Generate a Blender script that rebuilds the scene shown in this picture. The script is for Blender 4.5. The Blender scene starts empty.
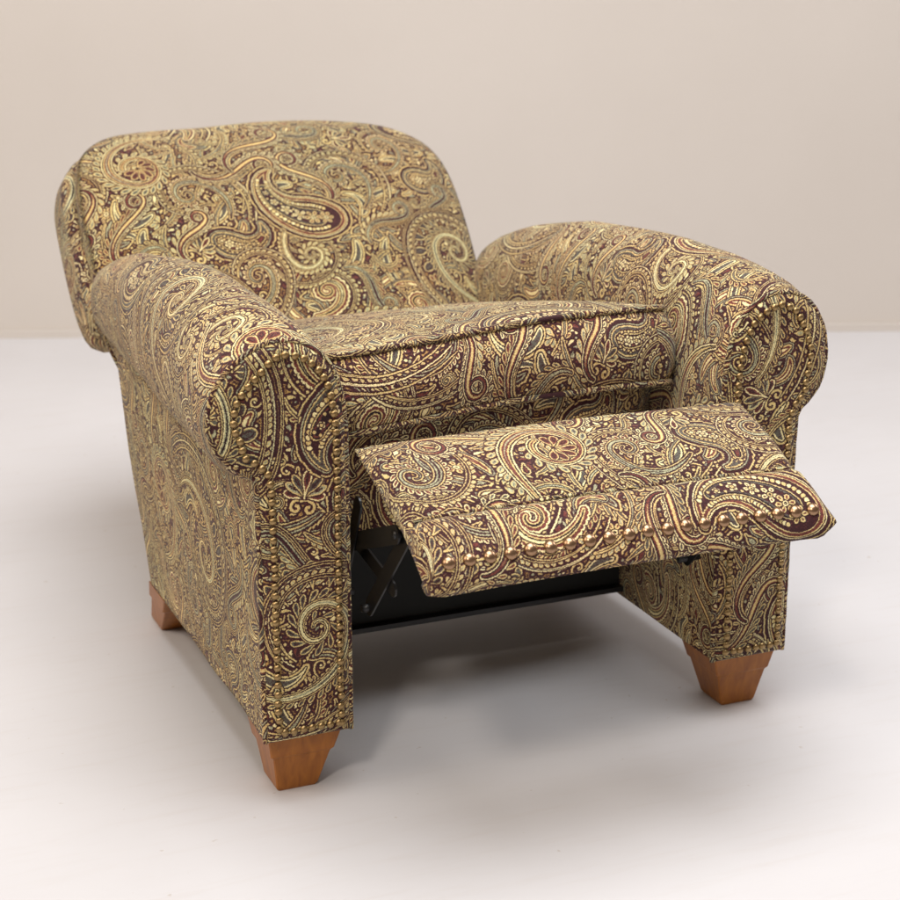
import bpy, bmesh, math, random
import numpy as np
from mathutils import Vector, Matrix, noise
random.seed(3)
scene = bpy.context.scene
col = scene.collection
R = math.radians
# ------------------------------------------------------------------ the woven cloth
def paisley(N=1536, seed=7):
    """draw the woven paisley cloth as a seamless tile: painter's rule front-first"""
    rs = random.Random(seed)
    C = np.zeros((N, N), np.uint8)
    D = np.full((N, N), 1e3, np.float32)
    F = N / 1536.0
    def wave(x, kind):
        f = x - np.floor(x)
        if kind == 'saw': return 1 - f
        if kind == 'tri': return 1 - np.abs(2*f - 1)
        return np.sqrt(np.clip(1 - (2*f - 1)**2, 0, 1))
    def stroke(P, R, layers, gap=3.0):
        P = np.asarray(P, np.float32); R = np.asarray(R, np.float32)
        out = max(l[0] + (abs(l[2]) if len(l) > 2 else 0) for l in layers)
        m = float(R.max()) + out*F + 14*F
        lo = np.floor(P.min(0) - m).astype(int); hi = np.ceil(P.max(0) + m).astype(int)
        hi = np.minimum(hi, lo + N - 1)
        xs = np.arange(lo[0], hi[0]); ys = np.arange(lo[1], hi[1])
        X, Y = np.meshgrid(xs.astype(np.float32), ys.astype(np.float32))
        best = np.full(X.shape, 1e6, np.float32); S = np.zeros_like(best); SD = np.zeros_like(best)
        acc = 0.0
        for i in range(len(P) - 1):
            a = P[i]; b = P[i+1]; ab = b - a; L2 = float(ab@ab) + 1e-6; L = math.sqrt(L2)
            mm = m + 2
            x0 = max(0, int(min(a[0], b[0]) - mm) - lo[0]); x1 = int(max(a[0], b[0]) + mm) - lo[0] + 1
            y0 = max(0, int(min(a[1], b[1]) - mm) - lo[1]); y1 = int(max(a[1], b[1]) + mm) - lo[1] + 1
            sl = (slice(y0, y1), slice(x0, x1))
            dx = X[sl] - a[0]; dy = Y[sl] - a[1]
            t = np.clip((dx*ab[0] + dy*ab[1]) / L2, 0, 1)
            d = np.hypot(dx - t*ab[0], dy - t*ab[1]) - (R[i] + t*(R[i+1] - R[i]))
            k = d < best[sl]
            best[sl] = np.where(k, d, best[sl]); S[sl] = np.where(k, acc + t*L, S[sl])
            SD[sl] = np.where(k, np.sign(dx*ab[1] - dy*ab[0]), SD[sl])
            acc += L
        ix = np.ix_(ys % N, xs % N)
        Dw = D[ix]; Cw = C[ix]
        free = Dw > gap*F
        edge = np.full(best.shape, 1e3, np.float32)
        for l in layers:
            off, col, amp, per, kind, side = (list(l) + [0, 20, 'tri', 0][len(l)-2:])[:6]
            o = off*F
            if amp:
                w = amp*F*wave(S/(per*F), kind)
                if side: w = np.where(SD*side > 0, w, 0)
                o = o + w
            mk = best < o
            edge = np.minimum(edge, best - o)
            Cw = np.where(mk & free, col, Cw)
        C[ix] = Cw; D[ix] = np.minimum(Dw, edge)
    # colours: 0 ground 1 gold 2 sage 3 slate 4 rust 5 cream 6 dark 7 tan
    def spiral(cx, cy, R, ang, hand, turns=1.6, b=.17, k=.2, tail=1.0):
        n = int(30*turns + 26*tail); th = np.linspace(0, turns*2*math.pi + tail*1.5, n)
        tot = turns*2*math.pi
        r = R*np.exp(b*(th - tot)); r = r + np.where(th > tot, R*.55*((th - tot)/1.5)**2, 0)
        a = ang + hand*th
        P = np.stack([cx + r*np.cos(a), cy + r*np.sin(a)], 1)
        w = k*r; w *= np.clip((th[-1] - th)/2.2, 0.02, 1)**.8
        return P, w
    def tear(cx, cy, L, W, ang, bend=0.0, n=14):
        t = np.linspace(0, 1, n); a = ang + bend*t
        st = L/(n-1); P = np.stack([cx + np.cumsum(np.r_[0, np.cos(a[1:])*st]), cy + np.cumsum(np.r_[0, np.sin(a[1:])*st])], 1)
        w = W*np.sin(np.pi*np.clip(t, 0, 1)**1.5)**.9*(.25 + .75*t) + .6*F
        return P, w
    def petal(cx, cy, L, W, a, bend, o, f, c):
        P, w = tear(cx, cy, L, W, a, bend)
        stroke(P, w, [(1.5, o), (-2.4, f), (-6.5, c), (-9, f)], 2.5)
    def flower(cx, cy, r, n, a0, o=1, f=4, c=5):
        stroke([(cx, cy), (cx+.5, cy)], [r*.2, r*.2], [(2.5, c), (-1.5, 6), (-4, 5)], 2)
        for i in range(n):
            a = a0 + i*2*math.pi/n
            P, w = tear(cx + r*.3*math.cos(a), cy + r*.3*math.sin(a), r*.62, r*.2, a)
            stroke(P, w, [(2.5, o), (-1.8, f), (-5, o)], 2)
    def fan(cx, cy, r0, L, W, a0, a1, n, o=1, f=3, c=0, bend=0):
        for i in range(n):
            a = a0 + (a1 - a0)*i/(n-1)
            petal(cx + r0*math.cos(a), cy + r0*math.sin(a), L*(.8 + .2*math.sin(math.pi*i/(n-1))), W, a, bend, o, f, c)
    def feather(P, w, side, L, W, step, off=0.0, lean=.75, o=1, f=2, c=0):
        acc = step*.5
        for i in range(1, len(P)):
            q = P[i] - P[i-1]; l = math.hypot(*q); acc += l
            if acc >= step and l > 0:
                acc = 0; a = math.atan2(q[1], q[0]); na = a - side*math.pi/2
                s = .55 + .45*math.sin(math.pi*i/len(P))
                x = P[i][0] + math.cos(na)*(w[i] + off); y = P[i][1] + math.sin(na)*(w[i] + off)
                T, tw = tear(x, y, L*s, W*s, na + side*lean, side*.5, 9)
                stroke(T[::-1], (tw*.75 + W*s*.2*np.linspace(1, 0, 9))[::-1], [(1.2, o), (-2.2, f), (-5.5, c)], 2.2)
    def dense(P, f=3):
        t = np.linspace(0, len(P)-1, len(P)*f); k = np.arange(len(P))
        return np.stack([np.interp(t, k, P[:, 0]), np.interp(t, k, P[:, 1])], 1)
    def scroll(cx, cy, R, ang, hand, var):
        side = hand
        big = R > 60*F
        if var == 0:      # acanthus: a slim coil, long leaves outside, small ones within
            P, w = spiral(cx, cy, R, ang, hand, 1.5, .20, .085, 1.5)
            stroke(P, w, [(5, 1), (2, 6), (0, 5), (-3, 2), (-6, 6)], 3)
            Q = dense(P); wq = np.interp(np.linspace(0, len(P)-1, len(Q)), np.arange(len(P)), w)
            feather(Q, wq, side, R*.50, R*.13, R*.21, 3*F, .8, 1, 3 if big else 2)
            feather(Q[len(Q)//3:], wq[len(Q)//3:], -side, R*.24, R*.07, R*.15, 1*F, .8, 1, 4)
        elif var == 1:
            P, w = spiral(cx, cy, R, ang, hand, 1.3, .17, .13, 1.3)
            stroke(P, w, [(12, 5, 6, 13, 'arc', side), (8, 4, 4, 13, 'arc', side), (4, 1), (0, 6), (-3, 5), (-7, 3)], 3)
        else:             # double rail with leaves swept back
            P, w = spiral(cx, cy, R, ang, hand, 1.2, .20, .12, 1.7)
            stroke(P, w, [(6, 1), (2.5, 0), (-1, 2), (-5, 0), (-8, 1)], 3)
            Q = dense(P); feather(Q, np.interp(np.linspace(0, len(P)-1, len(Q)), np.arange(len(P)), w), side, R*.42, R*.15, R*.24, 2*F, .55, 5, 4)
        # echo ribbons carry the sweep of the coil on into the ground
        if R > 34*F:
            k = int(len(P)*.45); c = np.array((cx, cy))
            for j, (o, f) in enumerate(((1, 0), (5, 0 if R < 50*F else 3), (1, 0))[:(3 if R > 60*F else 1 + int(R*7) % 2)]):
                g = R*(.70 if var != 1 else .42) + (12 + 19*j)*F
                V = P[k:] - P[k-1:-1]; V = V/np.maximum(1e-6, np.hypot(V[:, 0], V[:, 1]))[:, None]
                N_ = np.stack([V[:, 1], -V[:, 0]], 1)*side
                Z = P[k:] + N_*(w[k:, None] + g*np.linspace(.75, 1.15, len(V))[:, None])
                ww = 3.6*F*np.sin(np.pi*np.linspace(.05, .98, len(V)))
                stroke(Z, ww, [(1.6, o), (-1.2, f)], 3.5)
                if j == 0: feather(dense(Z, 2), np.interp(np.linspace(0, len(Z)-1, 2*len(Z)), np.arange(len(Z)), ww), side, (20 if big else 15)*F, 6*F, 13*F, 1.5*F, .8, 1, 2)
    def boteh(cx, cy, L, W, ang, bend, var):
        n = 34; t = np.linspace(0, 1, n)
        a = ang + bend*t**1.6
        st = L/(n-1); P = np.stack([np.cumsum(np.cos(a)*st), np.cumsum(np.sin(a)*st)], 1)
        P -= P[6]; P += (cx, cy)
        w = W*np.where(t < .22, np.sqrt(np.clip(1 - ((.22-t)/.24)**2, 0, 1)), np.clip((1-t)/.78, 0, 1)**.95)
        w = np.maximum(w, .8)
        # things inside it first
        c = P[6]; flower(c[0], c[1], W*.34, 6, ang, 1 if var else 5, 4 if var else 2, 5)
        flower(P[2][0], P[2][1], W*.30, 6, ang, 1, 4, 5)
        for i, rr in ((10, .30), (14, .28), (18, .24), (22, .2)):
            if w[i]*rr > 5*F:
                flower(P[i][0], P[i][1], w[i]*rr, 5, ang + i, (2, 5)[i % 4 == 2], 4, 1)
                for sd in (-1, 1):
                    q = P[i+1] - P[i]; q = q/np.hypot(*q); z = P[i+2] + sd*np.array((-q[1], q[0]))*w[i]*.22
                    stroke([z, z + .4], [2.5*F, 2.5*F], [(1.5, 1)], 2)
        stroke(P[5:25], w[5:25]*.42, [(5, 1), (1.5, 6)] + ([(-2, 3), (-7, 0)] if var else [(-2, 4), (-7, 6)]), 2)
        for i in range(2, 28, 1 if W > 60*F else 2):
            for sd in (-1, 1):
                q = P[i+1] - P[i]; q = q/np.hypot(*q); z = P[i] + sd*np.array((-q[1], q[0]))*w[i]*.67
                s = W*.045 + 1*F; stroke([z, z + .4], [s, s], [(1.5, 5 if i % 2 else 1)], 2)
        stroke(P, w, [(19, 1, 7, 15, 'arc'), (15, 0, 6, 15, 'arc'), (10, 5 if var else 2), (6.5, 0), (4, 1), (0, 4 if var else 3), (-6, 1, -3, 9, 'tri'), (-11, 0)], 3)
    U = lambda a, b: rs.uniform(a, b)
    def spot(minD, tries=400):
        bestv = None
        for _ in range(tries):
            x = rs.randrange(N); y = rs.randrange(N); v = D[y, x]
            if v > minD*F: return x, y
            if bestv is None or v > bestv[0]: bestv = (v, x, y)
        return None
    # big motifs on a jittered grid of the torus
    big = []
    g = 3
    cell = N/g
    for j in range(g):
        for i in range(g):
            big.append(((i + .5*(j % 2) + U(.38, .62))*cell, (j + U(.38, .62))*cell, (i*2 + j) % 3, U(0, 6.28), rs.choice((-1, 1))))
    for x, y, k, a, h in big:
        if k == 0:
            R = U(84, 98)*F
            scroll(x, y, R, a, h, 0)
            aa = a + h*(1.75*2*math.pi) + h*.6
            fan(x, y, R*1.12, 84*F, 19*F, a + h*6.3, a + h*10.2, 11, 1, 3, 0, .3*h)
        elif k == 1:
            boteh(x, y, 360*F, 80*F, a, h*U(2.2, 2.9), rs.randrange(2))
        else:
            R = U(88, 100)*F
            fan(x, y, 6*F, R*.62, 14*F, a + h*2.0, a + h*5.6, 7, 1, 4, 0, .35*h)
            P, w = spiral(x, y, R, a, h, 1.0, .10, .13, 1.5)
            stroke(P, w, [(6, 5), (2, 6), (-1, 1), (-5, 4), (-9, 2)], 3)
            Q = dense(P); feather(Q, np.interp(np.linspace(0, len(P)-1, len(Q)), np.arange(len(P)), w), h, 44*F, 14*F, 21*F, 3*F, .7, 1, 2, 3)
    # long S shaped plumes sweep between the large motifs
    for q in range(20):
        s = spot(38, 600)
        if not s: break
        x, y = s; a = U(0, 6.28); h = rs.choice((-1, 1)); L = U(330, 560)*F; n = 40
        t = np.linspace(0, 1, n); aa = a + h*(2.0*np.sin(t*math.pi*1.25) - 9.0*np.clip(t - .55, 0, 1)**1.15)
        P = np.stack([np.cumsum(np.cos(aa))*L/n, np.cumsum(np.sin(aa))*L/n], 1); P += np.array((x, y)) - P[18]
        w = (2.5 + 9.5*np.sin(math.pi*t)**1.2)*F*(1 - .45*t)
        stroke(P, w, [[(5, 1), (2, 0), (-1, 2), (-5, 0)], [(5, 5), (2, 6), (-1, 4), (-5, 1)]][q % 2], 3)
        Q = dense(P, 2); wq = np.interp(np.linspace(0, n-1, 2*n), np.arange(n), w)
        feather(Q, wq, h, 42*F, 10*F, 17*F, 4*F, .85, 1, (2, 3, 4)[q % 3])
        if q % 2: feather(Q[20:], wq[20:], -h, 26*F, 7*F, 13*F, 3*F, .85, 5, 3)
        V = np.diff(P, axis=0); V = V/np.hypot(V[:, 0], V[:, 1])[:, None]; N_ = np.stack([-V[:, 1], V[:, 0]], 1)*h
        for j in (0,):
            Z = P[1:] + N_*(w[1:, None] + (12 + 11*j)*F); stroke(Z, 3.2*F*np.sin(np.pi*np.linspace(.04, .97, n-1)), [(1.6, (1, 2)[j]), (-1.2, 0)], 2.5)
    for q in range(30):
        s = spot(50)
        if not s: break
        x, y = s; k = rs.randrange(6)
        if k in (0, 4, 5): scroll(x, y, U(40, 58)*F, U(0, 6.28), rs.choice((-1, 1)), (0, 2, 0, 2, 1)[q % 5])
        elif k == 1: boteh(x, y, U(170, 215)*F, U(36, 46)*F, U(0, 6.28), rs.choice((-1, 1))*U(1.8, 2.8), rs.randrange(2))
        elif k == 2: scroll(x, y, U(40, 50)*F, U(0, 6.28), rs.choice((-1, 1)), 1)
        else:
            L = U(56, 72)*F; a = U(0, 6.28); h = rs.choice((-1, 1))
            for i in (0, 1, -1, 2, -2, 3, -3):
                petal(x, y, L*(1 - .1*abs(i)), L*.17, a + i*.42, .28*(i > 0) - .28*(i < 0), (5, 1, 1)[abs(i) % 3], (4, 3, 2)[abs(i) % 3], 0)
            for sd in (-1, 1):
                P, w = spiral(x - 24*F*math.cos(a) + sd*16*F*math.sin(a), y - 24*F*math.sin(a) - sd*16*F*math.cos(a), 15*F, a, sd, .9, .2, .1, 1.0)
                stroke(P, w*0 + 1.8*F, [(2, 1)], 2.5)
    # long sweeping plumes tucked behind
    for q in range(150):
        s = spot(16, 900)
        if not s: break
        x, y = s; a = U(0, 6.28); h = rs.choice((-1, 1)); L = U(120, 320)*F; n = 24
        t = np.linspace(0, 1, n); aa = a + h*t*U(1.5, 3.4)
        P = np.stack([x + np.cumsum(np.cos(aa))*L/n, y + np.cumsum(np.sin(aa))*L/n], 1)
        w = U(9, 15)*F*np.sin(np.pi*t**.7)**.8*(1 - .5*t) + .5
        v = rs.choice((0, 1, 2, 3, 3, 3))
        if v == 3:
            stroke(P, w*.35, [(4, 1), (0, 0), (-2, 2)], 3); feather(dense(P, 2), np.interp(np.linspace(0, n-1, 2*n), np.arange(n), w*.35), h, 26*F, 8*F, 15*F, 2*F, .8, 1, rs.choice((2, 4)))
            continue
        stroke(P, w, [[(8, 1, 6, 12, 'saw', h), (4, 0, 3, 12, 'saw', h), (0, 2), (-4.5, 0), (-7.5, 1)],
                      [(8, 2), (5, 0), (2, 1), (-2.5, 4), (-7, 5)],
                      [(7, 1, 3, 9, 'arc'), (3.5, 6), (.5, 5), (-4, 3)]][v], 3)
    for q in range(250):
        s = spot(12.5, 900)
        if not s: break
        x, y = s; a = U(0, 6.28); k = rs.randrange(5)
        if k == 0: scroll(x, y, U(17, 24)*F, a, rs.choice((-1, 1)), 0) if rs.random() < .6 else flower(x, y, U(20, 27)*F, 6, a, 1, 4, 5)
        elif k in (1, 2):
            P, w = tear(x, y, U(34, 64)*F, U(8, 13)*F, a, U(-1.4, 1.4))
            stroke(P, w, [(4, 1), (0, 0), (-3, rs.choice((2, 5, 4)))], 2.5)
        elif k == 3: fan(x, y, 2, U(26, 38)*F, 8*F, a, a + 2.2, 4, 1, rs.choice((3, 2, 4)), 1)
        else:
            P, w = spiral(x, y, U(14, 20)*F, a, rs.choice((-1, 1)), .8, .20, .05, 1.6)
            stroke(P, w*0 + 1.0*F, [(1.6, 1)], 2.5)
            stroke([(x, y), (x + .5, y)], [2*F, 2*F], [(1.5, 5)], 2)
    for q in range(1150):
        s = spot(5.5, 40)
        if not s: continue
        x, y = s; a = U(0, 6.28)
        if rs.random() < .38:
            r = U(1.2, 3.0)*F; stroke([(x, y), (x+.5, y)], [r, r], [(1.5, rs.choice((1, 5, 1, 2)))], 2)
        else:
            P, w = tear(x, y, U(12, 26)*F, U(3, 5)*F, a, U(-1.6, 1.6), 8)
            stroke(P, w, [(1.3, rs.choice((1, 1, 5, 2, 4)))], 2)
    g0 = C == 0
    C[g0 & (D > 5.5*F) & (D < 8.5*F)] = 7      # an echo line follows every motif
    C[g0 & (D > 12*F) & (D < 15*F)] = 2
    return C, D
PAL = np.array([(55, 25, 29), (207, 185, 128), (174, 172, 138), (86, 84, 76), (110, 56, 48), (230, 216, 164), (38, 18, 22), (172, 136, 78)], np.float32)
TILE = 0.85            # metres of cloth in one repeat
def cloth_image():
    C, D = paisley(1536)
    N = C.shape[0]
    rng = np.random.default_rng(5)
    rgb = PAL[C]/255.0
    # jacquard: the filled areas are woven of two yarns, so they are speckled
    sp = rng.random((N//2, N//3)).repeat(2, 0).repeat(3, 1)
    sp2 = rng.random((N//3, N//2)).repeat(3, 0).repeat(2, 1)
    for c, other, amt in ((2, 3, .30), (3, 0, .34), (4, 0, .32), (7, 0, .30), (1, 7, .16), (5, 1, .2), (0, 4, .07)):
        m = (C == c) & ((sp if c % 2 else sp2) < amt)
        rgb[m] = .35*rgb[m] + .65*PAL[other]/255.0
    rgb *= (1 + .12*(rng.random((N, N, 1)) - .5))
    hgt = np.array([.0, 1, .8, .45, .5, 1, .0, .7], np.float32)[C]
    a = np.ones((N, N, 4), np.float32)
    a[..., :3] = np.clip(rgb, 0, 1); a[..., 3] = hgt
    im = bpy.data.images.new('woven_paisley', N, N, alpha=True)
    im.alpha_mode = 'CHANNEL_PACKED'
    im.pixels.foreach_set(a.ravel()); im.update(); im.pack()
    return im
CLOTH = cloth_image()

def new_mat(name):
    m = bpy.data.materials.new(name); m.use_nodes = True
    nt = m.node_tree; b = nt.nodes['Principled BSDF']
    return m, nt, b
def link(nt, a, b): nt.links.new(a, b)
def node(nt, t, **kw):
    n = nt.nodes.new(t)
    for k, v in kw.items():
        if k in n.inputs: n.inputs[k].default_value = v
        else: setattr(n, k, v)
    return n
def cloth_mat(name, off=(0, 0), rot=0, gain=1.0, warm=0.0):
    m, nt, b = new_mat(name)
    uv = node(nt, 'ShaderNodeUVMap'); uv.uv_map = 'UVMap'
    mp = node(nt, 'ShaderNodeMapping'); mp.inputs['Scale'].default_value = (1/TILE, 1/TILE, 1)
    mp.inputs['Location'].default_value = (off[0], off[1], 0); mp.inputs['Rotation'].default_value = (0, 0, R(rot))
    link(nt, uv.outputs[0], mp.inputs[0])
    # hand cut cloth never lies quite straight
    nz = node(nt, 'ShaderNodeTexNoise'); nz.inputs['Scale'].default_value = 3.0; nz.inputs['Detail'].default_value = 1.0
    link(nt, mp.outputs[0], nz.inputs['Vector'])
    mx = node(nt, 'ShaderNodeVectorMath'); mx.operation = 'MULTIPLY_ADD'
    mx.inputs[1].default_value = (.05, .05, 0)
    link(nt, nz.outputs['Color'], mx.inputs[0]); link(nt, mp.outputs[0], mx.inputs[2])
    im = node(nt, 'ShaderNodeTexImage'); im.image = CLOTH; im.interpolation = 'Cubic'
    # the picks of the weave make every edge a little ragged
    nj = node(nt, 'ShaderNodeTexNoise'); nj.inputs['Scale'].default_value = 330; nj.inputs['Detail'].default_value = 1
    link(nt, mp.outputs[0], nj.inputs['Vector'])
    mj = node(nt, 'ShaderNodeVectorMath'); mj.operation = 'MULTIPLY_ADD'; mj.inputs[1].default_value = (.0034, .0034, 0)
    link(nt, nj.outputs['Color'], mj.inputs[0]); link(nt, mx.outputs[0], mj.inputs[2])
    link(nt, mj.outputs[0], im.inputs[0])
    # dye varies slowly over the cloth: rosier here, greener there; gain and warm add painted light
    n2 = node(nt, 'ShaderNodeTexNoise'); n2.inputs['Scale'].default_value = 5.0; n2.inputs['Detail'].default_value = 3.0
    link(nt, mp.outputs[0], n2.inputs['Vector'])
    cr = node(nt, 'ShaderNodeValToRGB')
    cr.color_ramp.elements[0].position = .36; cr.color_ramp.elements[0].color = (1.06*gain, .97*gain, (.93 - warm)*gain, 1)
    cr.color_ramp.elements[1].position = .64; cr.color_ramp.elements[1].color = (.97*gain, 1.0*gain, (1.0 - warm)*gain, 1)
    link(nt, n2.outputs['Fac'], cr.inputs[0])
    mm = node(nt, 'ShaderNodeMix'); mm.data_type = 'RGBA'; mm.blend_type = 'MULTIPLY'; mm.inputs[0].default_value = 1
    link(nt, im.outputs['Color'], mm.inputs[6]); link(nt, cr.outputs[0], mm.inputs[7])
    link(nt, mm.outputs[2], b.inputs['Base Color'])
    b.inputs['Roughness'].default_value = .82
    b.inputs['Sheen Weight'].default_value = .20; b.inputs['Sheen Roughness'].default_value = .40
    b.inputs['Sheen Tint'].default_value = (1, .97, .88, 1)
    b.inputs['Specular IOR Level'].default_value = .25
    # relief: raised yarns, thread grain, soft puckers
    wv = node(nt, 'ShaderNodeTexNoise'); wv.inputs['Scale'].default_value = 420; wv.inputs['Detail'].default_value = 2
    link(nt, mp.outputs[0], wv.inputs['Vector'])
    b1 = node(nt, 'ShaderNodeBump'); b1.inputs['Strength'].default_value = .8; b1.inputs['Distance'].default_value = .0026
    link(nt, im.outputs['Alpha'], b1.inputs['Height'])
    b2 = node(nt, 'ShaderNodeBump'); b2.inputs['Strength'].default_value = .7; b2.inputs['Distance'].default_value = .0016
    link(nt, wv.outputs['Fac'], b2.inputs['Height']); link(nt, b1.outputs[0], b2.inputs['Normal'])
    pk = node(nt, 'ShaderNodeTexNoise'); pk.inputs['Scale'].default_value = 9; pk.inputs['Detail'].default_value = 2
    link(nt, mp.outputs[0], pk.inputs['Vector'])
    b3 = node(nt, 'ShaderNodeBump'); b3.inputs['Strength'].default_value = .6; b3.inputs['Distance'].default_value = .011
    link(nt, pk.outputs['Fac'], b3.inputs['Height']); link(nt, b2.outputs[0], b3.inputs['Normal'])
    # shallow drag folds
    m4 = node(nt, 'ShaderNodeMapping'); m4.inputs['Scale'].default_value = (2.2, 9, 1); m4.inputs['Rotation'].default_value = (0, 0, R(35 + rot))
    link(nt, uv.outputs[0], m4.inputs[0])
    n4 = node(nt, 'ShaderNodeTexNoise'); n4.inputs['Scale'].default_value = 2.0; n4.inputs['Detail'].default_value = 1.5
    link(nt, m4.outputs[0], n4.inputs['Vector'])
    b4 = node(nt, 'ShaderNodeBump'); b4.inputs['Strength'].default_value = .7; b4.inputs['Distance'].default_value = .013
    link(nt, n4.outputs['Fac'], b4.inputs['Height']); link(nt, b3.outputs[0], b4.inputs['Normal'])
    link(nt, b4.outputs[0], b.inputs['Normal'])
    return m

def plain(name, c, rough=.5, metal=0.0, bump=0.0, scale=40):
    m, nt, b = new_mat(name)
    tc = node(nt, 'ShaderNodeTexCoord')
    n = node(nt, 'ShaderNodeTexNoise'); n.inputs['Scale'].default_value = scale; n.inputs['Detail'].default_value = 4
    link(nt, tc.outputs['Object'], n.inputs['Vector'])
    cr = node(nt, 'ShaderNodeValToRGB')
    cr.color_ramp.elements[0].color = (c[0]*.8, c[1]*.8, c[2]*.8, 1); cr.color_ramp.elements[1].color = (min(1, c[0]*1.2), min(1, c[1]*1.2), min(1, c[2]*1.2), 1)
    link(nt, n.outputs['Fac'], cr.inputs[0]); link(nt, cr.outputs[0], b.inputs['Base Color'])
    b.inputs['Roughness'].default_value = rough; b.inputs['Metallic'].default_value = metal
    if bump:
        bp = node(nt, 'ShaderNodeBump'); bp.inputs['Strength'].default_value = .5; bp.inputs['Distance'].default_value = bump
        link(nt, n.outputs['Fac'], bp.inputs['Height']); link(nt, bp.outputs[0], b.inputs['Normal'])
    return m
def wood_mat():
    m, nt, b = new_mat('stained_wood')
    tc = node(nt, 'ShaderNodeTexCoord'); mp = node(nt, 'ShaderNodeMapping')
    mp.inputs['Scale'].default_value = (60, 60, 9); mp.inputs['Rotation'].default_value = (R(4), R(6), 0)
    link(nt, tc.outputs['Object'], mp.inputs[0])
    n = node(nt, 'ShaderNodeTexNoise'); n.inputs['Scale'].default_value = 1.6; n.inputs['Detail'].default_value = 6; n.inputs['Distortion'].default_value = .6
    link(nt, mp.outputs[0], n.inputs['Vector'])
    cr = node(nt, 'ShaderNodeValToRGB'); e = cr.color_ramp.elements
    e[0].position = .3; e[0].color = (.23, .072, .008, 1); e[1].position = .72; e[1].color = (.37, .128, .014, 1)
    link(nt, n.outputs['Fac'], cr.inputs[0])
    # scuffs and chips down to the pale wood
    s = node(nt, 'ShaderNodeTexNoise'); s.inputs['Scale'].default_value = 38; s.inputs['Detail'].default_value = 5
    link(nt, tc.outputs['Object'], s.inputs['Vector'])
    sr = node(nt, 'ShaderNodeValToRGB'); sr.color_ramp.elements[0].position = .70; sr.color_ramp.elements[1].position = .74
    link(nt, s.outputs['Fac'], sr.inputs[0])
    mx = node(nt, 'ShaderNodeMix'); mx.data_type = 'RGBA'; mx.inputs[7].default_value = (.5, .30, .15, 1)
    link(nt, sr.outputs[0], mx.inputs[0]); link(nt, cr.outputs[0], mx.inputs[6]); link(nt, mx.outputs[2], b.inputs['Base Color'])
    b.inputs['Roughness'].default_value = .4; b.inputs['Coat Weight'].default_value = .14; b.inputs['Coat Roughness'].default_value = .25; b.inputs['Specular IOR Level'].default_value = .35
    return m
def floor_mat():
    m, nt, b = new_mat('white_studio_floor')
    tc = node(nt, 'ShaderNodeTexCoord')
    n = node(nt, 'ShaderNodeTexNoise'); n.inputs['Scale'].default_value = 1.7; n.inputs['Detail'].default_value = 5; n.inputs['Roughness'].default_value = .6
    link(nt, tc.outputs['Object'], n.inputs['Vector'])
    cr = node(nt, 'ShaderNodeValToRGB'); e = cr.color_ramp.elements
    e[0].position = .3; e[0].color = (.50, .485, .495, 1); e[1].position = .7; e[1].color = (.53, .516, .528, 1)
    link(nt, n.outputs['Fac'], cr.inputs[0])
    # faint scuffs drawn out in one direction, a few crumbs
    mp = node(nt, 'ShaderNodeMapping'); mp.inputs['Scale'].default_value = (3, 26, 1); mp.inputs['Rotation'].default_value = (0, 0, R(-14))
    link(nt, tc.outputs['Object'], mp.inputs[0])
    s = node(nt, 'ShaderNodeTexNoise'); s.inputs['Scale'].default_value = 1.6; s.inputs['Detail'].default_value = 8; s.inputs['Roughness'].default_value = .7
    link(nt, mp.outputs[0], s.inputs['Vector'])
    sr = node(nt, 'ShaderNodeValToRGB'); sr.color_ramp.elements[0].position = .52; sr.color_ramp.elements[1].position = .78
    sr.color_ramp.elements[1].color = (.22, .22, .22, 1)
    link(nt, s.outputs['Fac'], sr.inputs[0])
    mx = node(nt, 'ShaderNodeMix'); mx.data_type = 'RGBA'; mx.inputs[7].default_value = (.42, .36, .32, 1)
    link(nt, sr.outputs[0], mx.inputs[0]); link(nt, cr.outputs[0], mx.inputs[6])
    sp = node(nt, 'ShaderNodeTexNoise'); sp.inputs['Scale'].default_value = 55; sp.inputs['Detail'].default_value = 2
    link(nt, tc.outputs['Object'], sp.inputs['Vector'])
    spr = node(nt, 'ShaderNodeValToRGB'); spr.color_ramp.elements[0].position = .735; spr.color_ramp.elements[1].position = .76
    spr.color_ramp.elements[1].color = (.5, .5, .5, 1)
    link(nt, sp.outputs['Fac'], spr.inputs[0])
    m2 = node(nt, 'ShaderNodeMix'); m2.data_type = 'RGBA'; m2.inputs[7].default_value = (.36, .30, .25, 1)
    link(nt, spr.outputs[0], m2.inputs[0]); link(nt, mx.outputs[2], m2.inputs[6]); link(nt, m2.outputs[2], b.inputs['Base Color'])
    b.inputs['Roughness'].default_value = .6; b.inputs['Specular IOR Level'].default_value = .35
    bp = node(nt, 'ShaderNodeBump'); bp.inputs['Strength'].default_value = .15; bp.inputs['Distance'].default_value = .002
    link(nt, s.outputs['Fac'], bp.inputs['Height']); link(nt, bp.outputs[0], b.inputs['Normal'])
    return m
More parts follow.
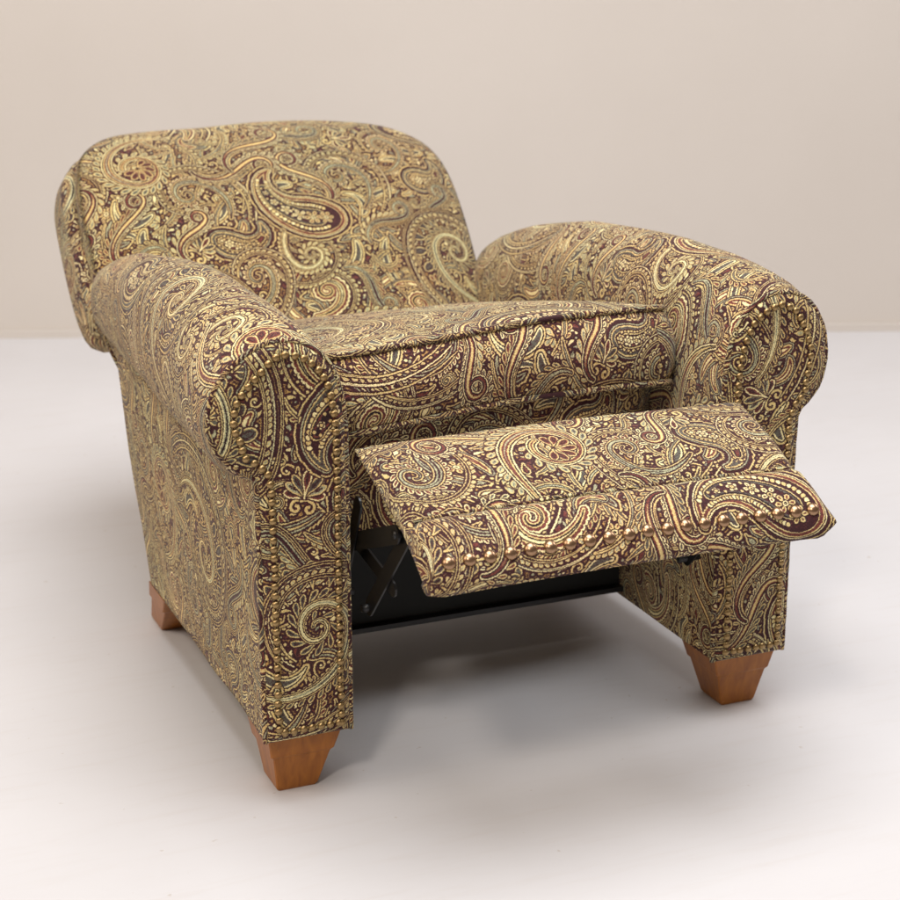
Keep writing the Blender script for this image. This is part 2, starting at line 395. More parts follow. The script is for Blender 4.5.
def wall_mat():
    m, nt, b = new_mat('beige_wall_paint')
    tc = node(nt, 'ShaderNodeTexCoord')
    n = node(nt, 'ShaderNodeTexNoise'); n.inputs['Scale'].default_value = .9; n.inputs['Detail'].default_value = 4
    link(nt, tc.outputs['Object'], n.inputs['Vector'])
    cr = node(nt, 'ShaderNodeValToRGB'); e = cr.color_ramp.elements
    e[0].position = .3; e[0].color = WALL_A; e[1].position = .7; e[1].color = WALL_B
    link(nt, n.outputs['Fac'], cr.inputs[0]); link(nt, cr.outputs[0], b.inputs['Base Color'])
    b.inputs['Roughness'].default_value = .7
    n2 = node(nt, 'ShaderNodeTexNoise'); n2.inputs['Scale'].default_value = 120
    link(nt, tc.outputs['Object'], n2.inputs['Vector'])
    bp = node(nt, 'ShaderNodeBump'); bp.inputs['Strength'].default_value = .2; bp.inputs['Distance'].default_value = .002
    link(nt, n2.outputs['Fac'], bp.inputs['Height']); link(nt, bp.outputs[0], b.inputs['Normal'])
    return m
WALL_A = (.52, .475, .438, 1); WALL_B = (.56, .515, .478, 1)
MAT = dict(  # brighter arms, warmer side, panels and back: light painted into the cloth colour
    arm_l=cloth_mat('paisley_cloth_arm', (.13, .42), 90, 1.10),
    arm_r=cloth_mat('paisley_cloth_arm_far', (.57, .08), 90, 1.06),
    panel_l=cloth_mat('paisley_cloth_front_panel', (.30, .13), 8, .95, .04),
    panel_r=cloth_mat('paisley_cloth_front_panel_far', (.72, .38), -6, .95, .04),
    side=cloth_mat('paisley_cloth_side', (.2, .7), 180, 1.10, .06),
    seat=cloth_mat('paisley_cloth_seat', (.44, .80), 0, 1.0),
    rail=cloth_mat('paisley_cloth_rail', (.1, .33), 12),
    back=cloth_mat('paisley_cloth_back', (.35, .25), 24, .93, .08),
    shell=cloth_mat('paisley_cloth_back_shell', (.6, .5), 80),
    foot=cloth_mat('paisley_cloth_footrest', (.66, .55), -35, 1.04),
    welt=cloth_mat('paisley_cloth_welt', (.3, .9), 45, .9),
    thread=cloth_mat('paisley_cloth_seam', (.3, .9), 45, .22),
    wood=wood_mat(),
    brass=plain('antique_brass', (.33, .225, .105), .36, 1.0, 0, 300),
    rose=plain('polished_rose_brass', (.36, .225, .135), .29, 1.0, 0, 200),
    black=plain('black_painted_steel', (.0035, .0035, .004), .4, .1),
    board=plain('black_dust_cloth', (.0025, .0035, .0032), .75, 0, .0005, 90),
    floor=floor_mat(), wall=wall_mat())

# ------------------------------------------------------------------ mesh helpers
def make(name, verts, faces, fuv, mat, parent=None, smooth=True, jitter=0.0, jscale=7.0, seed=0.0):
    """fuv: one list of uv pairs per face, in metres"""
    me = bpy.data.meshes.new(name)
    if jitter:
        out = []
        for v in verts:
            p = Vector(v)*jscale + Vector((seed, seed*1.7, -seed))
            out.append(Vector(v) + jitter*noise.noise_vector(p))
        verts = out
    me.from_pydata([tuple(v) for v in verts], [], faces)
    if fuv:
        ul = me.uv_layers.new(name='UVMap'); k = 0
        for f, uu in zip(me.polygons, fuv):
            for li, q in zip(f.loop_indices, uu): ul.data[li].uv = q
    me.materials.append(mat); me.polygons.foreach_set('use_smooth', [smooth]*len(me.polygons)); me.update()
    o = bpy.data.objects.new(name, me); col.objects.link(o)
    if parent: o.parent = parent
    return o
def dist(a, b): return (Vector(a) - Vector(b)).length
def loft(rings, closed=True, cap0=True, cap1=True, capuv=None):
    """rings of equal length -> verts, faces, uvs (u along the ring, v along the loft)"""
    n = len(rings[0]); V = [Vector(p) for r in rings for p in r]; F = []; U = []
    mid = rings[len(rings)//2]
    us = [0.0]
    for i in range(n): us.append(us[-1] + dist(mid[i], mid[(i+1) % n]))
    vs = [0.0]
    for j in range(1, len(rings)): vs.append(vs[-1] + sum(dist(rings[j][i], rings[j-1][i]) for i in range(0, n, 3))/len(range(0, n, 3)))
    m = n if closed else n - 1
    for j in range(len(rings) - 1):
        for i in range(m):
            k = (i+1) % n
            F.append((j*n + i, j*n + k, (j+1)*n + k, (j+1)*n + i))
            U.append([(us[i], vs[j]), (us[i+1], vs[j]), (us[i+1], vs[j+1]), (us[i], vs[j+1])])
    def cap(j, rev):
        idx = [j*n + i for i in range(n)]
        if rev: idx = idx[::-1]
        nrm = (Vector(rings[j][n//3]) - Vector(rings[j][0])).cross(Vector(rings[j][2*n//3]) - Vector(rings[j][0]))
        ax = max(range(3), key=lambda q: abs(nrm[q])); a, b = [(1, 2), (0, 2), (0, 1)][ax]
        F.append(tuple(idx)); U.append([(V[q][a], V[q][b]) for q in idx])
    if cap0: cap(0, True)
    if cap1: cap(len(rings) - 1, False)
    return V, F, U
def smoothpath(P, n, closed=False):
    """Catmull-Rom through P, n samples evenly spaced"""
    P = [Vector(p) for p in P]; m = len(P); out = []
    segs = m if closed else m - 1
    for i in range(segs):
        p1 = P[i]; p2 = P[(i+1) % m]
        p0 = P[i-1] if (closed or i > 0) else p1*2 - p2
        p3 = P[(i+2) % m] if (closed or i + 2 < m) else p2*2 - p1
        for k in range(12):
            t = k/12
            out.append(.5*((2*p1) + (p2 - p0)*t + (2*p0 - 5*p1 + 4*p2 - p3)*t*t + (3*p1 - p0 - 3*p2 + p3)*t**3))
    if not closed: out.append(P[-1])
    else: out.append(out[0])
    L = [0.0]
    for i in range(1, len(out)): L.append(L[-1] + (out[i] - out[i-1]).length)
    res = []; j = 0; cnt = n if closed else n - 1
    for k in range(n):
        s = L[-1]*k/cnt
        while j < len(L) - 2 and L[j+1] < s: j += 1
        t = (s - L[j])/max(1e-9, L[j+1] - L[j]); res.append(out[j].lerp(out[j+1], min(1, max(0, t))))
    return res
def tube(name, P, r, mat, parent, closed=False, seg=8, wob=0.0):
    P = [Vector(p) for p in P]; n = len(P); rings = []
    up = Vector((0, 0, 1)); 
    for i in range(n):
        a = P[i-1] if (closed or i > 0) else P[0]; b = P[(i+1) % n] if (closed or i < n-1) else P[-1]
        t = (b - a).normalized()
        if i == 0:
            ref = up if abs(t.z) < .9 else Vector((1, 0, 0)); x = t.cross(ref).normalized()
        else: x = (x - t*x.dot(t)).normalized()
        y = t.cross(x); rr = r*(1 + wob*math.sin(i*2.1))
        rings.append([P[i] + rr*(math.cos(2*math.pi*k/seg)*x + math.sin(2*math.pi*k/seg)*y) for k in range(seg)])
    if closed: rings.append(rings[0])
    V, F, U = loft(rings, True, not closed, not closed)
    return make(name, V, F, U, mat, parent)
def rings_solid(outline, levels, frame, uvshift=(0, 0), dome=None):
    """cushion: rings of an outline, levels = (scale/inset, w); top rings and bottom rings planar uv, sides arc uv"""
    n = len(outline); V = []; F = []; U = []
    arc = [0.0]
    for i in range(n): arc.append(arc[-1] + math.dist(outline[i], outline[(i+1) % n]))
    cx = sum(p[0] for p in outline)/n; cy = sum(p[1] for p in outline)/n
    tt = []
    for (s, w, kind) in levels:
        for i in range(n):
            if s > 1: 
                a = outline[i-1]; b = outline[(i+1) % n]; dx, dy = b[0]-a[0], b[1]-a[1]; L = math.hypot(dx, dy) or 1
                u = outline[i][0] + dy/L*(s - 1); v = outline[i][1] - dx/L*(s - 1)
            else: u = cx + (outline[i][0] - cx)*s; v = cy + (outline[i][1] - cy)*s
            tt.append((u, v, w)); V.append(frame(u, v, w))
    for j in range(len(levels) - 1):
        side = levels[j][2] == 's' and levels[j+1][2] == 's'
        for i in range(n):
            k = (i+1) % n; ids = (j*n+i, j*n+k, (j+1)*n+k, (j+1)*n+i)
            F.append(ids)
            if side: U.append([(arc[i], tt[ids[0]][2]+.37), (arc[i+1], tt[ids[1]][2]+.37), (arc[i+1], tt[ids[2]][2]+.37), (arc[i], tt[ids[3]][2]+.37)])
            else: U.append([(tt[q][0], tt[q][1]) for q in ids])
    for j, rev in ((0, True), (len(levels)-1, False)):
        ids = [j*n+i for i in range(n)]
        if rev: ids = ids[::-1]
        F.append(tuple(ids)); U.append([(tt[q][0], tt[q][1]) for q in ids])
    return V, F, U
def empty(name, parent=None, loc=(0, 0, 0)):
    o = bpy.data.objects.new(name, None); col.objects.link(o); o.location = loc; o.empty_display_size = .1
    if parent: o.parent = parent
    return o

# ------------------------------------------------------------------ the chair
chair = empty('recliner_armchair')
chair['label'] = 'reclined armchair in brown and gold paisley cloth with rolled arms and raised footrest'
chair['category'] = 'armchair'

XI, XO, ZB = .285, .406, .092
# outline of an arm's front, from the inner foot over the roll to the outer foot (x, z)
PROFILE0 = [(.285, ZB), (.285, .30), (.285, .49), (.287, .540), (.295, .583), (.313, .616), (.342, .637), (.376, .643), (.414, .630),
           (.444, .598), (.457, .560), (.456, .525), (.445, .498), (.428, .480), (.412, .468), (.407, .44), (.406, .30), (.406, ZB)]
def ztop(y):
    T = [(-.05, .646), (0, .648), (.08, .662), (.22, .674), (.38, .675), (.55, .660), (.757, .622), (.904, .585), (1.04, .53)]
    for (a, za), (b, zb) in zip(T, T[1:]):
        if y <= b:
            t = (y - a)/(b - a); return za + (zb - za)*t
    return T[-1][1]
NAIL_ME = None
def nail_mesh(mat, r=1.0):
    bm = bmesh.new(); rings = 5; seg = 12; prev = None
    for j in range(rings + 1):
        a = math.pi/2*j/rings
        ring = [bm.verts.new((r*math.cos(a)*math.cos(2*math.pi*k/seg), r*math.cos(a)*math.sin(2*math.pi*k/seg), r*.74*math.sin(a))) for k in range(seg)] if j < rings else [bm.verts.new((0, 0, r*.74))]
        if prev:
            for k in range(seg):
                if len(ring) == 1: bm.faces.new((prev[k], prev[(k+1) % seg], ring[0]))
                else: bm.faces.new((prev[k], prev[(k+1) % seg], ring[(k+1) % seg], ring[k]))
        prev = ring
    me = bpy.data.meshes.new('nail'); bm.to_mesh(me); bm.free()
    me.materials.append(mat); me.polygons.foreach_set('use_smooth', [True]*len(me.polygons)); return me
def nails(P, N, me, parent, name='upholstery_nail', r=.005, each=True, drop=0.0, extra=None):
    """nail heads at points P with outward normals N"""
    rs = random.Random(len(P)); coll = []
    for p, n in zip(P, N):
        q = Vector(n).normalized().to_track_quat('Z', 'Y')
        jig = Vector((rs.uniform(-1, 1), rs.uniform(-1, 1), rs.uniform(-1, 1)))*r*.06
        M = Matrix.Translation(Vector(p) + jig) @ q.to_matrix().to_4x4() @ Matrix.Rotation(rs.uniform(-.16, .16), 4, 'X') @ Matrix.Rotation(rs.uniform(-.16, .16), 4, 'Y') @ Matrix.Scale(r, 4)
        if each:
            o = bpy.data.objects.new(name, me); col.objects.link(o); o.parent = parent; o.matrix_local = M
        else: coll.append(M)
    if not each:
        V = []; F = []
        src = [v.co.copy() for v in me.vertices]; fs = [tuple(f.vertices) for f in me.polygons]
        for M in coll:
            b = len(V); V += [M @ v for v in src]; F += [tuple(i + b for i in f) for f in fs]
        o = make(name, V, F, None, me.materials[0], parent); o['kind'] = 'stuff'
        return o
BR = nail_mesh(MAT['brass']); RO = nail_mesh(MAT['rose'])

def arm(s, mats):
    g = 1.22 if s < 0 else .86          # the near scroll is stuffed fatter than the far one
    PROFILE = [((.411 + (x - .411)*g) if x > .411 and z > .45 else x, z) for x, z in PROFILE0]
    root = empty('arm', chair)
    # the roll: padded over, closing at the rear
    sec = [p for p in PROFILE if p[1] >= .475 or p[0] < .3 and p[1] > .4]
    sec = [(.285, .43)] + sec[0:] + [(.405, .470), (.37, .462), (.32, .44)]
    sec = [(x, z) for x, z in sec]
    base = smoothpath([(x, z, 0) for x, z in sec], 64, True)
    rings = []
    ys = [.0, .006, .02, .05, .09, .14, .2, .27, .34, .42, .5, .58, .66, .73, .79, .84, .88, .91, .935, .955, .968, .975]
    for y in ys:
        zt = ztop(y); k = (zt - .458)/(.648 - .470)
        e = 1.0
        if y > .84: e = math.sqrt(max(.02, 1 - ((y - .84)/.137)**2))
        if y < .045: e = .965 + .095*math.sin(min(1, y/.045)*math.pi/2)
        elif y < .84: e = 1.06 - .05*min(1, (y - .045)/.35)
        ring = []
        for p in base:
            x, z = p.x, p.y
            z2 = .458 + (z - .470)*k
            if x > .40 and s > 0: x += .010*min(1, y/.15)*min(1, (z - .455)/.02)
            if x > .43 and s < 0: x -= (x - .43)*.35*min(1, y/.3)
            if y > .4: x -= .03*min(1, (y - .4)/.5)*max(0, (x - .36)/.09)
            zc = .458 + (.565 - .470)*k - .02*(1 - e)
            x = .37 + (x - .37)*e; z2 = zc + (z2 - zc)*e
            ring.append((s*x, y, z2))
        rings.append(ring)
    V, F, U = loft(rings)
    roll = make('arm_roll', V, F, U, mats[0], root, jitter=.0055, jscale=6, seed=2.0 + s)
    # side panel below the roll
    rings = []
    for z in [ZB, ZB + .006, .13, .18, .24, .30, .36, .42, .46, .475]:
        yr = .662 + (z - .104)*.45; b = .004*math.sin(math.pi*(z - ZB)/.39)
        ring = []
        pts = [(XI + .002, .004), (XI + .002, yr - .03), (XI + .012, yr - .006), (XI + .03, yr), (XO - .025, yr), (XO - .010, yr - .004), (XO - .005 + b, yr - .02), (XO - .005 + b*1.4, yr*.5), (XO - .003 + b*.5, .05), (XO - .001, .004)]
        P = []
        for i in range(len(pts)):
            a = pts[i]; c = pts[(i+1) % len(pts)]; m = max(1, int(math.dist(a, c)/.03)) if False else 6
            for q in range(m): P.append((a[0] + (c[0]-a[0])*q/m, a[1] + (c[1]-a[1])*q/m))
        rings.append([(s*x, y, z) for x, y in P])
    V, F, U = loft(rings)
    make('side_panel', V, F, U, mats[1], root, jitter=.003, jscale=7, seed=s)
    # front panel, slightly stuffed
    pr = [(p.x, p.y) for p in smoothpath([(x, z, 0) for x, z in PROFILE], 90)]
    n = len(pr)
    # inward normals for insets
    def inset(d):
        out = []
        for i in range(n):
            a = pr[max(0, i-1)]; b = pr[min(n-1, i+1)]
            dx, dz = b[0]-a[0], b[1]-a[1]; L = math.hypot(dx, dz)
            out.append((pr[i][0] + dz/L*d, pr[i][1] - dx/L*d + (d if i in (0, n-1) else 0)*(1 if i in (0, n-1) else 0)))
        return out
    V = []; F = []; U = []
    lv = [(0, .004), (0, -.002), (.004, -.0065), (.011, -.0095), (.02, -.0105)]
    for d, y in lv:
        for x, z in inset(d): V.append((s*x, y, max(z, ZB + d)))
    for j in range(len(lv)-1):
        for i in range(n):
            k = (i+1) % n
            ids = (j*n+i, j*n+k, (j+1)*n+k, (j+1)*n+i)
            F.append(ids); U.append([(s*V[q][0], V[q][2]) for q in ids])
    ids = tuple((len(lv)-1)*n + i for i in range(n)); F.append(ids); U.append([(V[q][0]*s, V[q][2]) for q in ids])
    fp = make('front_panel', V, F, U, mats[2], root)
    # piping round it
    pp = [(s*(x), -.001, z) for x, z in pr]
    tube('piping', pp, .0042, MAT['welt'], root, wob=.08)
    # nail heads: up the inner side, over the roll, down the outer side, across the foot
    ins = inset(.0165); far = inset(.031)
    for i, (x, z) in enumerate(pr):
        k = max(0, min(1, (x - .375)/.05))*max(0, min(1, (z - .478)/.02)); ins[i] = (ins[i][0]*(1-k) + far[i][0]*k, ins[i][1]*(1-k) + far[i][1]*k)
    path = [(s*x, 0, z) for x, z in ins]
    loop = [(s*(XI + .0165), 0, ZB + .016)] + path[3:-3] + [(s*(XO - .0165), 0, ZB + .016)]
    loop = smoothpath(loop, 12*n)
    cl = loop + [loop[0].lerp(loop[-1], t/60) for t in range(59, 0, -1)]
    L = [0.0]
    for i in range(1, len(cl)): L.append(L[-1] + (cl[i] - cl[i-1]).length)
    step = .0128; P = []; d = 0; i = 0
    while d < L[-1]:
        while L[i+1] < d and i < len(L) - 2: i += 1
        P.append(Vector((cl[i].x, -.0110, cl[i].z))); d += step
    # second row: the outer edge of the side panel
    Q = [Vector((s*(XO + .0015), .017, ZB + .02 + .014*k)) for k in range(26)]
    return root, fp, P, Q
la, lfp, LP, LQ = arm(-1, (MAT['arm_l'], MAT['side'], MAT['panel_l']))
ra, rfp, RP, RQ = arm(1, (MAT['arm_r'], MAT['side'], MAT['panel_r']))
ra['label'] = 'far rolled arm'; la['label'] = 'near rolled arm'
LP.sort(key=lambda p: -p.z)
first = LP[:79]; rest = LP[79:]
nails(first, [(0, -1, 0)]*len(first), BR, la, r=.0055)
V0 = rest
def many(parent, sets):
    V = []; F = []
    src = [v.co.copy() for v in BR.vertices]; fs = [tuple(f.vertices) for f in BR.polygons]; rs = random.Random(4)
    for P, nrm, r in sets:
        q = Vector(nrm).to_track_quat('Z', 'Y').to_matrix().to_4x4()
        for p in P:
            M = Matrix.Translation(Vector(p) + Vector((rs.uniform(-1, 1), 0, rs.uniform(-1, 1)))*r*.15) @ q @ Matrix.Rotation(rs.uniform(-.15, .15), 4, 'X') @ Matrix.Scale(r, 4)
            b = len(V); V += [M @ v for v in src]; F += [tuple(i + b for i in f) for f in fs]
    o = make('upholstery_nails', V, F, None, MAT['brass'], parent); o['kind'] = 'stuff'
many(chair, [(rest, (0, -1, 0), .0055), (RP, (0, -1, 0), .0055)])

# ---- seat cushion
TH = R(13)
def seat_frame(u, v, w):
    # u across, v backwards from the front edge, w up
    y = .120 + v*math.cos(TH) + w*math.sin(TH); z = .500 - v*math.sin(TH) + w*math.cos(TH)
    t = max(0, min(1, (.26 - u)/.52)); k = max(0, 1 - v/.5)
    y -= .055*t*k; z -= .009*t*k*t + .006*(1 - t)*k
    z += .006*math.cos((u - .03)*math.pi/.56)
    return Vector((u, y, z))
def rrect(x0, x1, y0, y1, r, n=7, m=10):
    P = []
    for cx, cy, a0 in ((x1-r, y0+r, -90), (x1-r, y1-r, 0), (x0+r, y1-r, 90), (x0+r, y0+r, 180)):
        for k in range(n): a = R(a0 + 90*k/(n-1)); P.append((cx + r*math.cos(a), cy + r*math.sin(a)))
    out = []
    for i in range(len(P)):
        a = P[i]; b = P[(i+1) % len(P)]; k = max(1, int(math.dist(a, b)/.035))
        for q in range(k): out.append((a[0] + (b[0]-a[0])*q/k, a[1] + (b[1]-a[1])*q/k))
    return out
SO = rrect(-.276, .276, 0, .66, .035)
H = .105
lv = []
for s_ in [.02, .15, .3, .45, .6, .72, .82, .9, .96, .99, 1.0]:
    lv.append((s_, H + .026*(1 - s_**3.2)**.8, 't'))
lv += [(1.0, H, 's'), (1.004, H - .006, 's'), (1.013, H*.8, 's'), (1.018, H*.5, 's'), (1.013, H*.2, 's'), (1.004, .006, 's'), (1.0, 0, 's'), (1.0, 0, 'b'), (.9, -.008, 'b'), (.5, -.012, 'b'), (.02, -.012, 'b')]
V, F, U = rings_solid(SO, lv, seat_frame)
seat = make('seat_cushion', V, F, U, MAT['seat'], chair, jitter=.006, jscale=5.5, seed=4)
for w in (H + .001, -.001):
    P = [seat_frame(u*1.006, -.002 + v*1.004, w) for u, v in SO]
    P = [Vector(p) + .006*noise.noise_vector(Vector(p)*5.5 + Vector((4, 6.8, -4))) for p in P]
    tube('welt', P, .0048, MAT['welt'], seat, True, wob=.10)

# ---- front rail under the cushion
pts = [(.165, .30), (.150, .33), (.140, .38), (.132, .43), (.128, .465), (.134, .492), (.16, .502), (.5, .44), (.6, .40), (.6, .30)]
prof = smoothpath([(0, y, z) for y, z in pts], 40, True)
rings = [[(x, p.y + .07*max(0, (x - .15)/.13)**2*max(0, (.3 - p.y)/.17), p.z) for p in prof] for x in [-.283 + .566*k/16 for k in range(17)]]
V, F, U = loft(rings)
make('front_rail', V, F, [[(b, a) for a, b in q] for q in U], MAT['rail'], chair, jitter=.005, jscale=7)
# rear panel between the arms
bx = [(-.284, .60), (.284, .60), (.284, .64), (-.284, .64)]
rings = [[(x, y + (z - .1)*.42, z) for x, y in bx] for z in (.10, .2, .3, .38)]
V, F, U = loft(rings)
make('rear_panel', V, F, U, MAT['side'], chair, smooth=False)

# ---- backrest: a stuffed cushion on a padded shell
BT = R(45); BO = Vector((-.040, .90, .455))
def back_frame(u, v, w):
    # u across, v up the back, w out of its face; the top curls back
    vv = v; cw = w
    if v > .26: cw = w - .9*(v - .26)**2; vv = v - .5*(v - .26)**2
    return BO + Vector((u, vv*math.cos(BT) - cw*math.sin(BT), vv*math.sin(BT) + cw*math.cos(BT)))
half = [(.30, -.30), (.326, -.10), (.350, .02), (.357, .14), (.358, .25), (.345, .330), (.316, .386), (.260, .433), (.18, .455), (.09, .460), (0, .463)]
def sym(h): return [(x, y, 0) for x, y in h] + [(-x, y, 0) for x, y in h[-2::-1]]
BOUT = [(p.x, p.y) for p in smoothpath(sym(half), 90)]
nb = 14
BOUT = BOUT + [(-.30 + .60*k/nb, -.30) for k in range(1, nb)]
lv = [(s_, .030 + .052*(1 - s_**3.0)**.75, 't') for s_ in [.02, .15, .3, .45, .6, .72, .82, .9, .95, .985, 1.0]]
lv = lv[::1] + [(1.0, .030, 's'), (1.004, .02, 's'), (1.004, .0, 's'), (1.0, -.012, 's')] + [(.97, -.014, 'b'), (.5, -.016, 'b'), (.02, -.016, 'b')]
def sgn(P): return sum(P[i][0]*P[(i+1) % len(P)][1] - P[(i+1) % len(P)][0]*P[i][1] for i in range(len(P)))
print('orient', sgn(SO) > 0, sgn(BOUT) > 0)
V, F, U = rings_solid(BOUT, lv, back_frame)
backrest = empty('backrest', chair)
bc = make('back_cushion', V, F, U, MAT['back'], backrest, jitter=.008, jscale=5, seed=9)
sh = [(.345, .03), (.366, .05), (.378, .14), (.379, .26), (.366, .342), (.330, .405), (.27, .44), (.18, .455), (.09, .462), (0, .464)]
SOUT = [(p.x, p.y) for p in smoothpath(sym(sh), 84)]
SOUT += [(-.35 + .70*k/nb, .03) for k in range(1, nb)]
lv = [(.02, -.018, 't'), (.5, -.018, 't'), (.90, -.018, 't'), (.93, -.004, 't'), (.965, .002, 't'), (.99, -.006, 't'), (1.0, -.02, 's'), (1.006, -.05, 's'), (1.006, -.08, 's'), (1.0, -.105, 's'), (.98, -.118, 'b'), (.9, -.125, 'b'), (.5, -.13, 'b'), (.02, -.13, 'b')]
V, F, U = rings_solid(SOUT, lv, back_frame)
make('back_shell', V, F, U, MAT['shell'], backrest, jitter=.005, jscale=6, seed=5)
P = [back_frame(u*1.002, v*1.002, -.014) for u, v in BOUT]
P = [Vector(p) + .008*noise.noise_vector(Vector(p)*5 + Vector((9, 15.3, -9))) for p in P]
tube('welt', P, .0045, MAT['welt'], bc, True)

# ---- footrest
FW = .276
FP = [(-.045, .503), (-.080, .500), (-.125, .489), (-.168, .473), (-.193, .459), (-.2045, .4455), (-.216, .457), (-.238, .450), (-.262, .433), (-.279, .411), (-.284, .392),
      (-.277, .380), (-.262, .383), (-.21, .412), (-.12, .450), (-.05, .480), (-.036, .492)]
fprof = smoothpath([(0, y, z) for y, z in FP], 72, True)
rings = []
for x in [-1, -.998, -.992, -.98, -.965, -.945, -.9, -.8, -.65, -.5, -.35, -.2, -.05, .1, .25, .4, .55, .7, .8, .86, .9, .93, .955, .975, .99, .998, 1]:
    up = .004*(1 - x*x); ring = []
    tip = max(0, (x - .86)/.14)
    for p in fprof:
        zl = .405 + (p.y + .284)*.385          # the line its two covers are sewn together on
        pin = max(0, (abs(x) - .93)/.07)**2*.85
        if x < 0: pin *= max(0, min(1, (p.y + .26)/.08))
        y = p.y - .006*tip*max(0, min(1, (-.2 - p.y)/.08)) + (.012*max(0, (-x - .93)/.07)**2 if p.y < -.25 and p.z < .4 else 0)
        ring.append((x*(FW + .002 + .008*max(0, (p.y + .3)/.26) + .005*tip*max(0, min(1, (-.2 - p.y)/.08))), y, p.z + (zl - p.z)*pin + up))
    rings.append(ring)
V, F, U = loft(rings)
foot = make('footrest', V, F, [[(b, a) for a, b in q] for q in U], MAT['foot'], chair, jitter=.0015, jscale=8, seed=6)
sx = [-.985 + 1.97*k/60 for k in range(61)]
def onfoot(p): return Vector(p) + .0015*noise.noise_vector(Vector(p)*8 + Vector((6, 10.2, -6)))
SP = []
for x in sx:
    ok, q, nn, idx = foot.closest_point_on_mesh(Vector((x*FW, -.2045, .452 + .004*(1 - x*x)))); SP.append(Vector((q.x, -.2045, q.z)) + nn*.0004)
tube('seam', SP, .0026, MAT['thread'], foot, wob=.14)
tube('seam_welt', [p + Vector((0, .0052, .0032)) for p in SP], .0034, MAT['welt'], foot, wob=.10)
NP = [onfoot((-.256 + .512*k/19, -.2735, .4200 + .004*(1 - ((-.256 + .512*k/19)/FW)**2))) for k in range(20)]
NN = []
for i, p in enumerate(NP):
    ok, q, nn, idx = foot.closest_point_on_mesh(p); NP[i] = q - nn*.0002; NN.append(nn)
my = sum(p.y for p in NP)/20; my_z = [p.z - .004*(1 - (p.x/FW)**2) for p in NP]; mz = sum(my_z)/20
NP = [Vector((p.x, my - .0006, mz + .0006 + .004*(1 - (p.x/FW)**2))) for p in NP]
nails(NP, NN, RO, foot, r=.0090)
# underside flap
rings = [[(x, -.195, .402), (x, -.06, .452), (x, -.06, .447), (x, -.195, .397)] for x in (-.262, .262)]
V, F, U = loft(rings)
make('footrest_lining', V, F, U, MAT['shell'], foot, smooth=False)

# ---- mechanism under the seat
def bar(name, a, b, w, t, mat, parent):
    """flat steel link standing on edge, thickness t across x"""
    a = Vector(a); b = Vector(b); d = (b - a).normalized(); n = Vector((1, 0, 0)).cross(d).normalized()
    rings = []
    for x in (-t/2, t/2):
        ring = []
        for k in range(9): an = math.pi*(k/8) + math.pi/2; ring.append(a + (math.cos(an)*d + math.sin(an)*n)*w/2 + Vector((x, 0, 0)))
        for k in range(9): an = -math.pi/2 + math.pi*(k/8); ring.append(b + (math.cos(an)*d + math.sin(an)*n)*w/2 + Vector((x, 0, 0)))
        rings.append(ring)
    V, F, U = loft(rings)
    return make(name, V, F, U, mat, parent, smooth=False)
mech = empty('recliner_mechanism', chair)
for s in (-1, 1):
    X = s*.255
    bar('steel_link', (X, .26, .26), (X, -.10, .40), .026, .003, MAT['black'], mech)
    bar('steel_link', (X*.97, .02, .255), (X*.97, -.13, .415), .024, .003, MAT['black'], mech)
    bar('steel_link', (X*1.01, .10, .25), (X*1.01, .03, .40), .024, .003, MAT['black'], mech)
    bar('steel_link', (X*.955, .07, .33), (X*.955, -.06, .31), .022, .003, MAT['black'], mech)
    bar('side_rail', (X*1.03, .24, .20), (X*1.03, .56, .20), .05, .003, MAT['black'], mech)
    for y, z in ((-.10, .40), (.02, .255), (.10, .25), (.07, .33), (.2, .33)):
        tube('rivet', [(X*.93 - .004, y, z), (X*1.03 + .004, y, z)], .006, MAT['black'], mech, seg=10)
tube('cross_tube', [(-.255, .22, .345), (.255, .22, .345)], .009, MAT['black'], mech, seg=12)
rings = [[(x, .290, .098), (x, .296, .098), (x, .296, .335), (x, .290, .335)] for x in (-.284, .284)]
V, F, U = loft(rings); base = make('base_board', V, F, U, MAT['board'], chair, smooth=False)
rings = [[(x, .272, .106), (x, .289, .106), (x, .289, .114), (x, .272, .114)] for x in (-.283, .283)]
V, F, U = loft(rings); make('edge_strip', V, F, U, MAT['black'], base, smooth=False)
rings = [[(x, .298, .325), (x, .58, .325), (x, .58, .333), (x, .298, .333)] for x in (-.283, .283)]
V, F, U = loft(rings); make('dust_cover', V, F, U, MAT['board'], chair, smooth=False)

# ---- legs: tapered blocks with a small step below the top
def leg(cx0, cy0, wx0, wy0, cx1, cy1, wx1, wy1):
    zs = [(ZB + .001, 0, 0), (.060, .34, 0), (.056, .38, .0035), (.004, .96, .002), (0, 1, .004)]
    rings = []
    for z, t, ins in zs:
        cx = cx0 + (cx1-cx0)*t; cy = cy0 + (cy1-cy0)*t; wx = (wx0 + (wx1-wx0)*t)/2 - ins; wy = (wy0 + (wy1-wy0)*t)/2 - ins*.4
        c = .0018
        rings.append([(cx-wx+c, cy-wy, z), (cx+wx-c, cy-wy, z), (cx+wx, cy-wy+c, z), (cx+wx, cy+wy-c, z), (cx+wx-c, cy+wy, z), (cx-wx+c, cy+wy, z), (cx-wx, cy+wy-c, z), (cx-wx, cy-wy+c, z)])
    V, F, U = loft(rings)
    return make('leg', V, F, U, MAT['wood'], chair, smooth=False)
for s in (-1, 1):
    leg(s*.347, .058, .106, .104, s*.353, .060, .062, .060)
    leg(s*.352, .600, .100, .100, s*.355, .688, .062, .070)

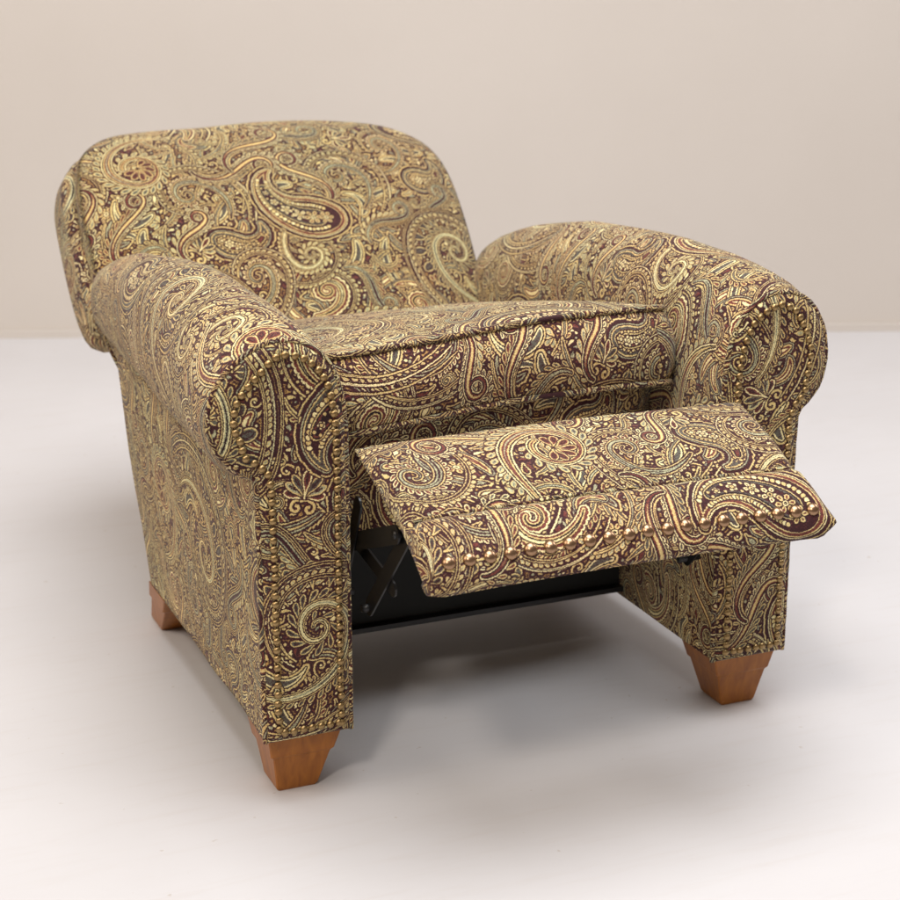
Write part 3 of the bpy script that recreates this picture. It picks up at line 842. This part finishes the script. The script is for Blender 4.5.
# ------------------------------------------------------------------ setting
def flat(name, pts, mat, kind='structure'):
    me = bpy.data.meshes.new(name); me.from_pydata(pts, [], [tuple(range(len(pts)))]); me.materials.append(mat)
    o = bpy.data.objects.new(name, me); col.objects.link(o); o['kind'] = kind; return o
flat('floor', [(-7, -6, 0), (8, -6, 0), (8, 7, 0), (-7, 7, 0)], MAT['floor'])
# wall across the back; it runs a little askew to the chair
wd = Vector((1.925, -.742, 0)).normalized(); wn = Vector((wd.y, -wd.x, 0))
w0 = Vector((.92, 2.44, 0))
if wn.y > 0: wn = -wn
A = w0 - wd*6; B = w0 + wd*6
rings = [[A, B, B - wn*.12, A - wn*.12], [Vector((p.x, p.y, 3.0)) for p in (A, B, B - wn*.12, A - wn*.12)]]
V, F, U = loft(rings)
wall = make('wall', V, F, U, MAT['wall'], smooth=False); wall['kind'] = 'structure'

rings = [[A + wn*.001, B + wn*.001, B + wn*.014, A + wn*.014], [Vector((p.x, p.y, .022)) for p in (A + wn*.001, B + wn*.001, B + wn*.014, A + wn*.014)]]
V, F, U = loft(rings)
make('baseboard', V, F, U, MAT['wall'], wall, smooth=False)
# ------------------------------------------------------------------ light
def area(name, loc, target, size, power, color, size_y=None):
    l = bpy.data.lights.new(name, 'AREA'); l.energy = power; l.color = color; l.size = size
    if size_y: l.shape = 'RECTANGLE'; l.size_y = size_y
    o = bpy.data.objects.new(name, l); col.objects.link(o); o.location = loc
    o.rotation_euler = (Vector(target) - Vector(loc)).to_track_quat('-Z', 'Y').to_euler(); return o
area('bounce_lamp', (-2.9, -3.6, 4.7), (0, .1, .35), .7, 128, (1, .91, .80))
area('side_lamp', (6.5, 1.0, 4.6), (.2, .4, .2), 2.8, 168, (1, .98, .99))
area('ceiling_lamp', (.1, -.35, 4.6), (.0, .2, .2), 3.4, 288, (.965, .985, 1))
area('warm_fill', (-5.0, -.2, 4.0), (-.3, .4, .3), 3.0, 135, (1, .86, .69))  # added fill, no window there: brightens and warms the chair's left side
w = bpy.data.worlds.new('World'); scene.world = w; w.use_nodes = True
bg = w.node_tree.nodes['Background']; bg.inputs[0].default_value = (1, .83, .70, 1); bg.inputs[1].default_value = .27

# ------------------------------------------------------------------ camera
cam = bpy.data.cameras.new('camera'); co = bpy.data.objects.new('camera', cam); col.objects.link(co)
co.location = (-1.05083, -2.14131, 1.18128)
co.rotation_euler = (math.pi/2 - R(16.97417), 0, R(-23.110089))
cam.sensor_width = 36; cam.lens = 1822.54/900*36; cam.clip_end = 50
cam.dof.use_dof = True; cam.dof.focus_distance = 2.45; cam.dof.aperture_fstop = 6.3
scene.camera = co
scene.view_settings.view_transform = 'Standard'; scene.view_settings.look = 'None'
scene.view_settings.exposure = 0; scene.view_settings.gamma = 1
scene.cycles.use_denoising = True
